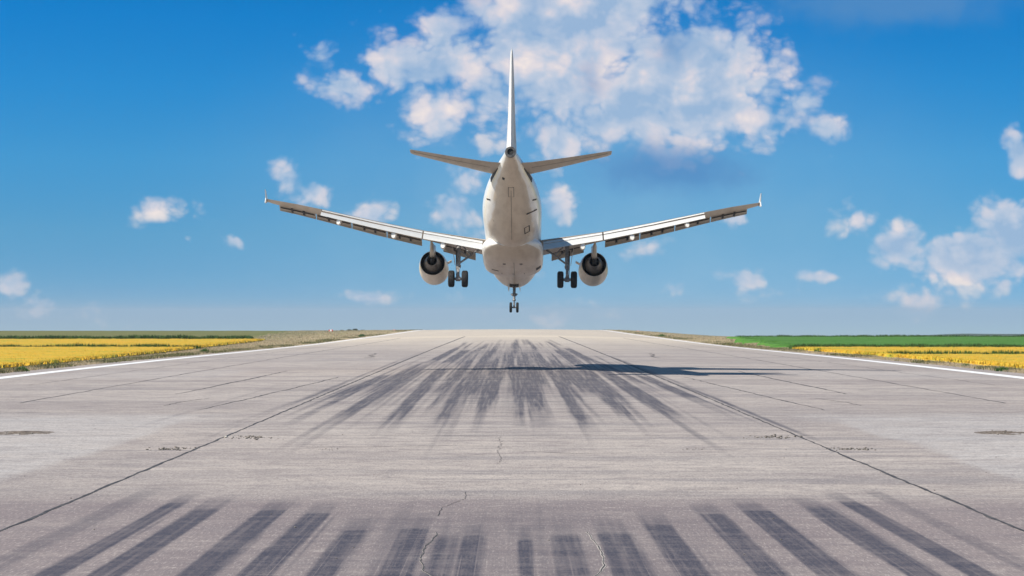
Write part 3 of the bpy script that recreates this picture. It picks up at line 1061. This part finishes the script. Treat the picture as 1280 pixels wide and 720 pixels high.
def fus_at(a):
    A = [f[0] for f in FUS]
    return [float(np.interp(a, A, [f[k] for f in FUS])) for k in (1, 2, 3)]


def ring(a, top, bot, hw, n=56):
    c_ = (top + bot) / 2
    h = (top - bot) / 2
    return [L(a, hw * math.sin(2 * PI * i / n), c_ + h * math.cos(2 * PI * i / n)) for i in range(n)]


fine = []
for i in range(len(FUS) - 1):
    f0, f1 = FUS[i], FUS[i + 1]
    k = max(1, int((f1[0] - f0[0]) / .8))
    for q in range(k):
        fine.append(tuple(f0[j] + (f1[j] - f0[j]) * q / k for j in range(4)))
fine.append(FUS[-1])
mb = MB()
mb.loft([ring(*f) for f in fine])
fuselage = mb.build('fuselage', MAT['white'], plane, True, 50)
# tail pipe of the auxiliary power unit
mb = MB()
mb.lathe([(0, .335), (-.10, .34), (-.24, .325), (-.25, .20), (-.02, .18), (.25, .17)], L(37.36, 0, 1.32), (0, 1, 0), 32, True)
apu = mb.build('exhaust_pipe', MAT['hot'], fuselage)
MB().lathe([(0, .185), (.02, .185)], L(37.50, 0, 1.32), (0, 1, 0), 24, True).build('exhaust_opening', MAT['dark'], apu)

# belly fairing between the wings
FA = [(9.6, -1.55, .3, 1.2), (10.2, -2.0, .05, 1.7), (11.2, -2.28, -.35, 2.0), (12.5, -2.48, -.55, 2.10), (14.5, -2.56, -.65, 2.13), (17.5, -2.56, -.70, 2.13), (19.0, -2.54, -.75, 2.12),
      (20.2, -2.46, -.85, 2.07), (21.2, -2.32, -1.0, 1.93), (22.2, -2.16, -1.2, 1.55), (23.0, -2.02, -1.45, 1.0)]
mb = MB()
rings = []
for a, bot, top, hw in FA:
    r_ = []
    for i in range(48):
        th = 2 * PI * i / 48
        x_, z_ = math.sin(th), math.cos(th)
        e = .80
        x_, z_ = math.copysign(abs(x_) ** e, x_), math.copysign(abs(z_) ** e, z_)
        r_.append(L(a, hw * x_, (top + bot) / 2 + (top - bot) / 2 * z_))
    rings.append(r_)
mb.loft(rings)
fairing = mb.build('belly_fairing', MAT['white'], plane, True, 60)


def skin(a, th, lift=.0, body='fus'):
    """point and outward normal on the fuselage; th measured from the keel, to the right positive"""
    def p(a_, t_):
        if body == 'fus':
            top, bot, hw = fus_at(a_)
            e = 1
        else:
            A = [f[0] for f in FA]
            bot, top, hw = [float(np.interp(a_, A, [f[k] for f in FA])) for k in (1, 2, 3)]
            e = .80
        x_, z_ = math.sin(t_), -math.cos(t_)
        x_, z_ = math.copysign(abs(x_) ** e, x_), math.copysign(abs(z_) ** e, z_)
        return L(a_, hw * x_, (top + bot) / 2 + (top - bot) / 2 * z_)
    q = p(a, th)
    n_ = (p(a + .05, th) - q).cross(p(a, th + .03) - q).normalized()
    cen = L(a, 0, (fus_at(a)[0] + fus_at(a)[1]) / 2)
    if n_.dot(q - cen) < 0:
        n_ = -n_
    tang = (p(a + .05, th) - q).normalized()
    return q + n_ * lift, n_, tang


def patch(name, a, th, la, lw, mat, body='fus', skew=0.0, thick=.03):
    q, n_, tg = skin(a, th, .0, body)
    side = n_.cross(tg).normalized()
    M3 = Matrix((side, tg, n_)).transposed()
    rt = M3.to_quaternion() @ Matrix.Rotation(skew, 3, 'Z').to_quaternion()
    mb = MB()
    mb.box(q, (lw, la, thick), rt)
    return mb.build(name, mat, fairing if body != 'fus' else fuselage, False)


def frame_patch(name, a, th, la, lw, mat, body='fus', wd=.05):
    q, n_, tg = skin(a, th, .0, body)
    side = n_.cross(tg).normalized()
    rt = Matrix((side, tg, n_)).transposed().to_quaternion()
    mb = MB()
    for sg in (-1, 1):
        mb.box(q + side * sg * lw / 2, (wd, la + wd, .024), rt)
        mb.box(q + tg * sg * la / 2, (lw - wd, wd, .02), rt)
    return mb.build(name, mat, fairing if body != 'fus' else fuselage, False)


dk_ = MAT['vent']
lnm = speckle('panel_gap', (.16, .14, .12), (.24, .21, .18), 9, .6)
patch('drain', 33.6, -.55, .3, .16, dk_)
frame_patch('access_panel', 32.0, 0, 1.3, .34, lnm, wd=.03)
patch('antenna', 29.3, -1.15, .7, .10, dk_, skew=.5)
patch('antenna', 29.3, 1.15, .7, .10, dk_, skew=-.5)
patch('vent', 28.3, .85, 1.1, .10, dk_, skew=-.9)
frame_patch('access_panel', 26.2, .55, 1.0, .36, dk_, wd=.05)
patch('vent', 15.0, .95, .9, .36, dk_, 'fair')
patch('vent', 15.2, -.55, .25, .5, lnm, 'fair')
for th in (-.3, .0, .3):
    patch('seam', 14.2, th, .5, .05, lnm, 'fair')
patch('vent', 18.5, -.2, .5, .2, lnm, 'fair')
patch('vent', 18.5, .2, .5, .2, lnm, 'fair')
patch('seam', 16.5, .02, 5.5, .03, lnm, 'fair', thick=.02)
patch('seam', 29.0, .0, 7.0, .025, lnm, thick=.03)


def foil(n=14, t=.12, cam_=.015, x1u=1.0, x1l=1.0):
    """closed airfoil outline (x/c, z/c): along the top from the trailing edge to the nose, back along the bottom"""
    def yt(x):
        return 5 * t * (.2969 * math.sqrt(x) - .126 * x - .3516 * x * x + .2843 * x ** 3 - .1030 * x ** 4)
    cl = lambda x: cam_ * 4 * x * (1 - x)
    top = [(x, cl(x) + yt(x)) for x in [x1u * (.5 + .5 * math.cos(PI * i / n)) for i in range(n + 1)]]
    bot = [(x, cl(x) - yt(x)) for x in [x1l * (.5 - .5 * math.cos(PI * i / n)) for i in range(1, n + 1)]]
    return top + bot


# tail fin
mb = MB()
secs = [(1.45, 28.6, 7.3, .105), (2.6, 29.75, 6.25, .105), (4.5, 31.6, 4.62, .10), (6.5, 33.55, 3.15, .10), (7.7, 34.7, 2.12, .095), (8.0, 35.1, 1.75, .08), (8.08, 35.45, 1.3, .04)]
mb.loft([[L(a0 + x * c_, z * c_, u) for x, z in foil(12, t_, 0)] for u, a0, c_, t_ in secs])
fin = mb.build('tail_fin', MAT['fin'], plane)
# rudder hinge line as a real groove strip on both faces
for sg in (-1, 1):
    mb = MB()
    pts_ = [(u, a0 + .70 * c_, sg * (5 * t_ * .0916 * c_ * .8)) for u, a0, c_, t_ in secs[1:5]]
    mb.loft([[L(a - .02, s_ * .98, u), L(a + .02, s_ * .98, u), L(a + .02, s_ * 1.03, u), L(a - .02, s_ * 1.03, u)] for u, a, s_ in pts_])
    mb.build('rudder_gap', lnm, fin, False)

# tailplanes
for sg in (-1, 1):
    mb = MB()
    st = [(.55, 31.0, 4.1, 1.16, .10), (1.3, 31.55, 3.55, 1.21, .10), (3.6, 33.1, 2.45, 1.44, .10), (6.0, 34.75, 1.42, 1.70, .10), (6.22, 35.0, 1.15, 1.73, .07)]
    mb.loft([[L(a0 + x * c_, sg * s_, ute + (z + (1 - x) * .018) * c_) for x, z in foil(12, t_, -.005)] for s_, a0, c_, ute, t_ in st])
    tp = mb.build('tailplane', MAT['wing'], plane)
    mb = MB()
    hl = [(s_, a0 + .68 * c_, ute + (.32 * .018 - .036) * c_) for s_, a0, c_, ute, t_ in st[1:4]]
    mb.loft([[L(a - .025, sg * s_, u), L(a + .025, sg * s_, u), L(a + .025, sg * s_, u - .012), L(a - .025, sg * s_, u - .012)] for s_, a, u in hl])
    mb.build('elevator_gap', lnm, tp, False)
    # dark root cut-out where the tailplane pivots
    patch('pivot_slot', 32.7, sg * 1.52, 2.6, .26, MAT['vent'], thick=.05)

# wings
SP = [1.0, 2.0, 4.2, 6.3, 8.5, 10.8, 13.25, 15.0, 16.4, 16.9]


def wing_le(s):
    return 11.9 + (s - 1.98) * .5206 + max(0, s - 16.3) * .6


def wing_te(s):
    return 18.45 if s < 6.3 else 18.45 + (s - 6.3) * .247


def wing_u(s):                                   # height of the clean trailing edge
    return float(np.interp(s, [1.0, 2.0, 6.3, 9.5, 13.25, 15, 16.9], [-1.06, -.92, -.22, .28, .94, 1.22, 1.46]))


def wing_t(s):
    return float(np.interp(s, [1, 2, 6.3, 13, 17], [.15, .145, .115, .105, .09]))


def wing_inc(s):
    return float(np.interp(s, [1, 6.3, 13, 17], [.055, .048, .012, -.015]))


def wpt(s, x, z, sg):
    c_ = wing_te(s) - wing_le(s)
    return L(wing_le(s) + x * c_, sg * s, wing_u(s) + (z + (1 - x) * wing_inc(s)) * c_)


def flap_chord(s):
    return float(np.interp(s, [2, 6.3, 13.2], [1.32, 1.14, .74]))


for sg in (-1, 1):
    mb = MB()
    inn = [s for s in SP if s <= 13.25]
    mb.loft([[wpt(s, x, z, sg) for x, z in foil(16, wing_t(s), .012, .87, .74)] for s in inn])
    out = [13.25, 13.9, 15.0, 16.0, 16.6, 16.9]
    mb.loft([[wpt(s, x, z, sg) for x, z in foil(16, wing_t(s), .012)] for s in out])
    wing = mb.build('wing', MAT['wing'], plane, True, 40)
    # aileron gap, a thin strip under the wing
    # wingtip fence
    mb = MB()
    s0 = 16.93
    for (du, tipa, roota0, roota1) in ((.52, 1.05, -.15, .95), (-.36, .95, -.15, .95)):
        a0 = wing_le(16.9)
        u0 = wing_u(16.9) + .02
        pro = [(a0 + roota0, u0), (a0 + roota1 + .25, u0), (a0 + tipa + .55, u0 + du), (a0 + tipa + .25, u0 + du)]
        mb.loft([[L(a, sg * (s0 - .022), u) for a, u in pro], [L(a, sg * (s0 + .022), u) for a, u in pro]])
    mb.build('wingtip_fence', MAT['white'], wing, False)
    # flaps with a narrow vane ahead of them
    for (sa, sb) in ((2.12, 6.22), (6.32, 13.2)):
        ss = np.linspace(sa, sb, 9)
        mbf, mbv = MB(), MB()
        rf, rv = [], []
        dfl = R(25)
        for s in ss:
            fc = flap_chord(s)
            c_ = wing_te(s) - wing_le(s)
            hinge = wpt(s, .885, .004, sg)
            hinge.z -= .02
            r1, r2 = [], []
            for x, z in foil(10, .15, .03):
                p_ = Vector((0, -(x * math.cos(dfl) + z * math.sin(dfl)), -(x * math.sin(dfl)) + z * math.cos(dfl))) * fc
                r1.append(hinge + Vector((0, -.15, -.20)) + p_)
            for x, z in foil(8, .22, .04):
                d2 = R(31)
                p_ = Vector((0, -(x * math.cos(d2) + z * math.sin(d2)), -(x * math.sin(d2)) + z * math.cos(d2))) * (fc * .29)
                r2.append(hinge + Vector((0, .17, .075)) + p_)
            rf.append(r1)
            rv.append(r2)
        mbf.loft(rf)
        fl = mbf.build('flap', MAT['flap'], wing, True, 40)
        mbv.loft(rv)
        mbv.build('flap_vane', MAT['flap'], wing, True, 40)
    # slats
    for (sa, sb) in ((2.75, 5.05), (6.55, 8.95), (9.0, 11.35), (11.4, 13.75), (13.8, 16.2)):
        mb = MB()
        rr = []
        for s in np.linspace(sa, sb, 5):
            c_ = wing_te(s) - wing_le(s)
            k = max(.42, .155 * c_)
            th = wing_t(s) * c_
            le = wpt(s, 0, 0, sg)
            o3 = le + Vector((0, .27, -.20 - .045 * c_))
            outer = [(-.02 * k, -.30 * th - .02), (.16 * k * -1, -.16 * th), (-.20 * k, .02), (-.08 * k, .16 * th), (.25 * k, .30 * th), (.62 * k, .37 * th), (1.0 * k, .40 * th)]
            inner = [(.97 * k, .37 * th), (.55 * k, .28 * th), (.22 * k, .15 * th), (.05 * k, .01), (.06 * k, -.22 * th - .02)]
            dd = R(24)
            r_ = []
            for a, z in outer + inner:
                r_.append(o3 + Vector((0, -(a * math.cos(dd) - z * math.sin(dd) * .0), z + a * math.sin(dd))))
            rr.append(r_)
        mb.loft(rr)
        slat = mb.build('slat', MAT['wing'], wing, True, 40)
        mb = MB()
        for f0, f1 in ((.03, .30), (.36, .62), (.68, .97)):
            rr = []
            for f_ in (f0, f1):
                s = sa + (sb - sa) * f_
                q = wpt(s, .015, -.02, sg) + Vector((0, .02, -.12))
                rr.append([q + Vector((0, dy_, dz_)) for dy_, dz_ in ((-.03, -.035), (.03, -.035), (.03, .035), (-.03, .035))])
            mb.loft(rr)
        mb.build('slat_slot_shade', MAT['track_and_slot_shade'], slat, False)  # dark strips stand in for the shade inside the slot
        for f_ in (.33, .65):
            s = sa + (sb - sa) * f_
            le = wpt(s, .02, -.03, sg)
            MB().box(le + Vector((0, .16, -.13)), (.14, .56, .10), Matrix.Rotation(R(-26), 3, 'X').to_quaternion()).build('slat_track', MAT['track_and_slot_shade'], wing, False)
    # flap track fairings
    for s, ln, rad in ((4.85, 2.7, .235), (8.25, 2.6, .23), (12.0, 2.2, .20)):
        mb = MB()
        q0 = wpt(s, .58, -.05, sg)
        fc = flap_chord(s)
        q1 = wpt(s, .885, .004, sg) + Vector((0, -.14 - fc * .80, -.20 - fc * .42 - rad * .9))
        rings = []
        for f_, k in [(0, .05), (.12, .55), (.3, .92), (.5, 1.0), (.75, 1.0), (.92, .92), (1.0, .70)]:
            c0 = q0.lerp(q1, f_) + Vector((0, 0, -.10 * math.sin(PI * f_)))
            rings.append([c0 + Vector((rad * k * .85 * math.cos(2 * PI * i / 16), 0, rad * k * 1.2 * math.sin(2 * PI * i / 16))) for i in range(16)])
        mb.loft(rings)
        mb.build('flap_track_fairing', MAT['white'], wing)

# engines
for sg in (-1, 1):
    oc = L(10.5, sg * 5.78, -1.85)
    ax_ = Vector((0, -1, .032)).normalized()              # thrust line, nose slightly low in this attitude
    mb = MB()
    prof = [(3.3, .86), (2.6, .90), (1.6, .90), (.5, .86), (.12, .88), (0, .94), (.08, 1.0), (.3, 1.045), (.9, 1.07), (1.6, 1.06), (2.3, 1.02), (2.9, .955), (3.32, .885), (3.3, .86)]
    mb.lathe(prof, oc, ax_, 48)
    nac = mb.build('engine', MAT['cowl'], plane, True, 50)
    mb = MB()
    mb.lathe([(2.1, .84), (2.6, .885), (3.28, .852), (3.27, .845), (2.6, .872), (2.1, .82)], oc, ax_, 40)
    mb.build('fan_duct', MAT['dark'], nac)
    mb = MB()
    mb.lathe([(2.1, .88), (2.13, .30), (2.1, .1)], oc, ax_, 40, True)
    mb.build('duct_back', MAT['dark'], nac)
    MB().lathe([(.55, .86), (.56, .2), (.25, .02)], oc, ax_, 32, True).build('fan', MAT['hot'], nac)
    mb = MB()
    mb.lathe([(2.2, .66), (2.8, .68), (3.4, .60), (4.1, .44), (4.35, .385), (4.34, .35), (3.9, .36), (3.6, .30)], oc, ax_, 40)
    core = mb.build('core_cowl', MAT['core'], nac)
    MB().lathe([(3.75, .352), (3.78, .10)], oc, ax_, 32, True).build('turbine_opening', MAT['dark'], core)
    MB().lathe([(3.7, .22), (4.2, .20), (4.6, .11), (4.8, .02)], oc, ax_, 28, True).build('exhaust_cone', MAT['dark'], core)
    # pylon
    mb = MB()
    rr = []
    for (a, ut, ub, hw) in ((11.3, -.93, -1.10, .05), (12.2, -.70, -1.12, .17), (13.4, -.42, -1.30, .20), (14.4, -.55, -1.52, .19), (15.2, -.62, -1.40, .14), (16.6, -.55, -.95, .03)):
        rr.append([L(a, sg * 5.78 + k * hw, u) for k, u in ((-1, ut), (-1, ub), (1, ub), (1, ut))])
    mb.loft(rr)
    mb.build('pylon', MAT['cowl'], nac, True, 30, bevel=.02)
    # strake on the inboard side of the cowl
    MB().box(oc + ax_ * 1.2 + Vector((-sg * 1.12, 0, .48)), (.36, .9, .03), Matrix.Rotation(sg * R(28), 3, 'Y').to_quaternion()).build('strake', MAT['cowl'], nac, False)


def wheel(parent, c_, rad, wd):
    h = wd / 2
    mb = MB()
    mb.lathe([(-h * .62, rad * .52), (-h * .95, rad * .62), (-h, rad * .76), (-h * .9, rad * .9), (-h * .62, rad * .975), (-h * .3, rad), (h * .3, rad), (h * .62, rad * .975),
              (h * .9, rad * .9), (h, rad * .76), (h * .95, rad * .62), (h * .62, rad * .52)], c_, (1, 0, 0), 36, True)
    for k in (-.35, -.12, .12, .35):
        mb.lathe([(k * wd * .8 - .012, rad * 1.0), (k * wd * .8 - .008, rad * 1.008), (k * wd * .8 + .008, rad * 1.008), (k * wd * .8 + .012, rad * 1.0)], c_, (1, 0, 0), 36)
    t_ = mb.build('wheel', MAT['tyre'], parent, True, 50)
    mb = MB()
    for sg in (-1, 1):
        mb.lathe([(sg * h * .55, rad * .50), (sg * h * .72, rad * .48), (sg * h * .60, rad * .28), (sg * h * .78, rad * .16), (sg * h * .78, .01)], c_, (1, 0, 0), 28, True)
    mb.build('rim', MAT['strut'], t_)
    return t_


# main landing gear
for sg in (-1, 1):
    s0 = sg * 3.80
    ax_u = -3.47
    mb = MB()
    mb.tube(L(17.35, s0, -1.0), L(17.62, s0, -2.55), .165, .15)
    mb.tube(L(17.62, s0, -2.50), L(17.64, s0, -2.68), .19, .17)
    mb.tube(L(17.64, s0, -2.6), L(17.70, s0, ax_u), .095, .095)
    mb.tube(L(17.70, s0 - .32, ax_u), L(17.70, s0 + .32, ax_u), .10)
    mb.tube(L(17.70, s0 - .16, ax_u), L(17.70, s0 + .16, ax_u), .17)
    gear = mb.build('landing_gear', MAT['strut'], plane)
    mb = MB()
    mb.loft([[L(17.80, s0 + k, -2.6), L(17.86, s0 + k, -2.6), L(18.20, s0 + k * .4, -3.05), L(18.14, s0 + k * .4, -3.05)] for k in (-.16, .16)])
    mb.loft([[L(17.78, s0 + k, -3.42), L(17.84, s0 + k, -3.42), L(18.20, s0 + k * .5, -3.06), L(18.14, s0 + k * .5, -3.06)] for k in (-.14, .14)])
    mb.build('torque_link', MAT['strut'], gear, False)
    mb = MB()
    mb.tube(L(17.6, s0, -2.40), L(17.3, sg * 2.35, -1.30), .07, .075)
    mb.tube(L(17.45, sg * 3.10, -1.88), L(17.2, sg * 3.72, -1.35), .035, .035)
    mb.tube(L(17.5, sg * 2.9, -1.72), L(17.2, sg * 3.5, -1.1), .05)
    mb.build('side_brace', MAT['strut'], gear)
    mb = MB()
    mb.tube(L(17.45, s0 + sg * .17, -1.4), L(17.66, s0 + sg * .15, -2.7), .025)
    mb.tube(L(17.66, s0 + sg * .15, -2.7), L(17.7, s0 + sg * .12, -3.4), .022)
    mb.build('brake_hose', MAT['dark'], gear)
    mb = MB()
    mb.loft([[L(16.85, s0 + sg * q, u), L(18.05, s0 + sg * q, u), L(18.05, s0 + sg * (q + .035), u), L(16.85, s0 + sg * (q + .035), u)] for q, u in ((.42, -1.25), (.30, -1.9), (.24, -2.35))])
    mb.build('gear_door', MAT['wing'], gear, False)
    for k in (-1, 1):
        wheel(gear, L(17.70, s0 + k * .47, ax_u), .585, .44)

# nose gear
mb = MB()
nu = -3.68
mb.tube(L(4.95, 0, -1.75), L(5.02, 0, -2.75), .12, .115)
mb.tube(L(5.02, 0, -2.62), L(5.03, 0, -2.78), .20, .20)
mb.tube(L(5.02, -.26, -2.66), L(5.02, .26, -2.66), .05)
mb.tube(L(5.03, 0, -2.75), L(5.04, 0, -3.1), .10, .09)
mb.tube(L(5.04, 0, -3.06), L(5.05, 0, -3.16), .13, .13)
mb.tube(L(5.04, 0, -3.1), L(5.07, 0, nu), .06)
mb.tube(L(5.07, -.26, nu), L(5.07, .26, nu), .06)
ng = mb.build('landing_gear', MAT['strut'], plane)
mb = MB()
mb.tube(L(5.0, 0, -2.45), L(3.6, 0, -1.8), .06)
mb.tube(L(5.0, .05, -2.2), L(5.6, .2, -1.85), .05)
mb.tube(L(5.0, -.05, -2.2), L(5.6, -.2, -1.85), .05)
mb.build('drag_brace', MAT['strut'], ng)
for k in (-1, 1):
    wheel(ng, L(5.07, k * .25, nu), .385, .20)
    mb = MB()
    mb.loft([[L(5.15, k * q, u), L(6.2, k * q, u - .03), L(6.2, k * (q + .03), u - .03), L(5.15, k * (q + .03), u)] for q, u in ((.36, -1.95), (.42, -2.2), (.44, -2.36))])
    mb.build('gear_door', MAT['white'], ng, False)
    mb = MB()
    mb.loft([[L(3.2, k * q, u), L(5.0, k * q, u), L(5.0, k * (q + .03), u), L(3.2, k * (q + .03), u)] for q, u in ((.36, -1.9), (.42, -2.2))])
    mb.build('gear_door', MAT['white'], ng, False)
MB().box(L(5.4, 0, -2.035), (.66, 1.5, .06)).build('gear_bay', MAT['dark'], ng, False)

# ------------------------------------------------------------------ the air: thin haze over the whole plain
mb = MB()
mb.box((0, 4300, -105), (12600, 9800, 270))
hz = bpy.data.materials.new('haze')
hz.use_nodes = True
ht = NT(hz.node_tree)
ht.n.clear()
pv = ht.n.new('ShaderNodeVolumePrincipled')
pv.inputs['Color'].default_value = (.84, .92, 1.0, 1)
pv.inputs['Density'].default_value = .00011
pv.inputs['Anisotropy'].default_value = .1
ho = ht.n.new('ShaderNodeOutputMaterial')
ht.l.new(pv.outputs[0], ho.inputs['Volume'])
tag(mb.build('haze', hz, None, False), kind='stuff')
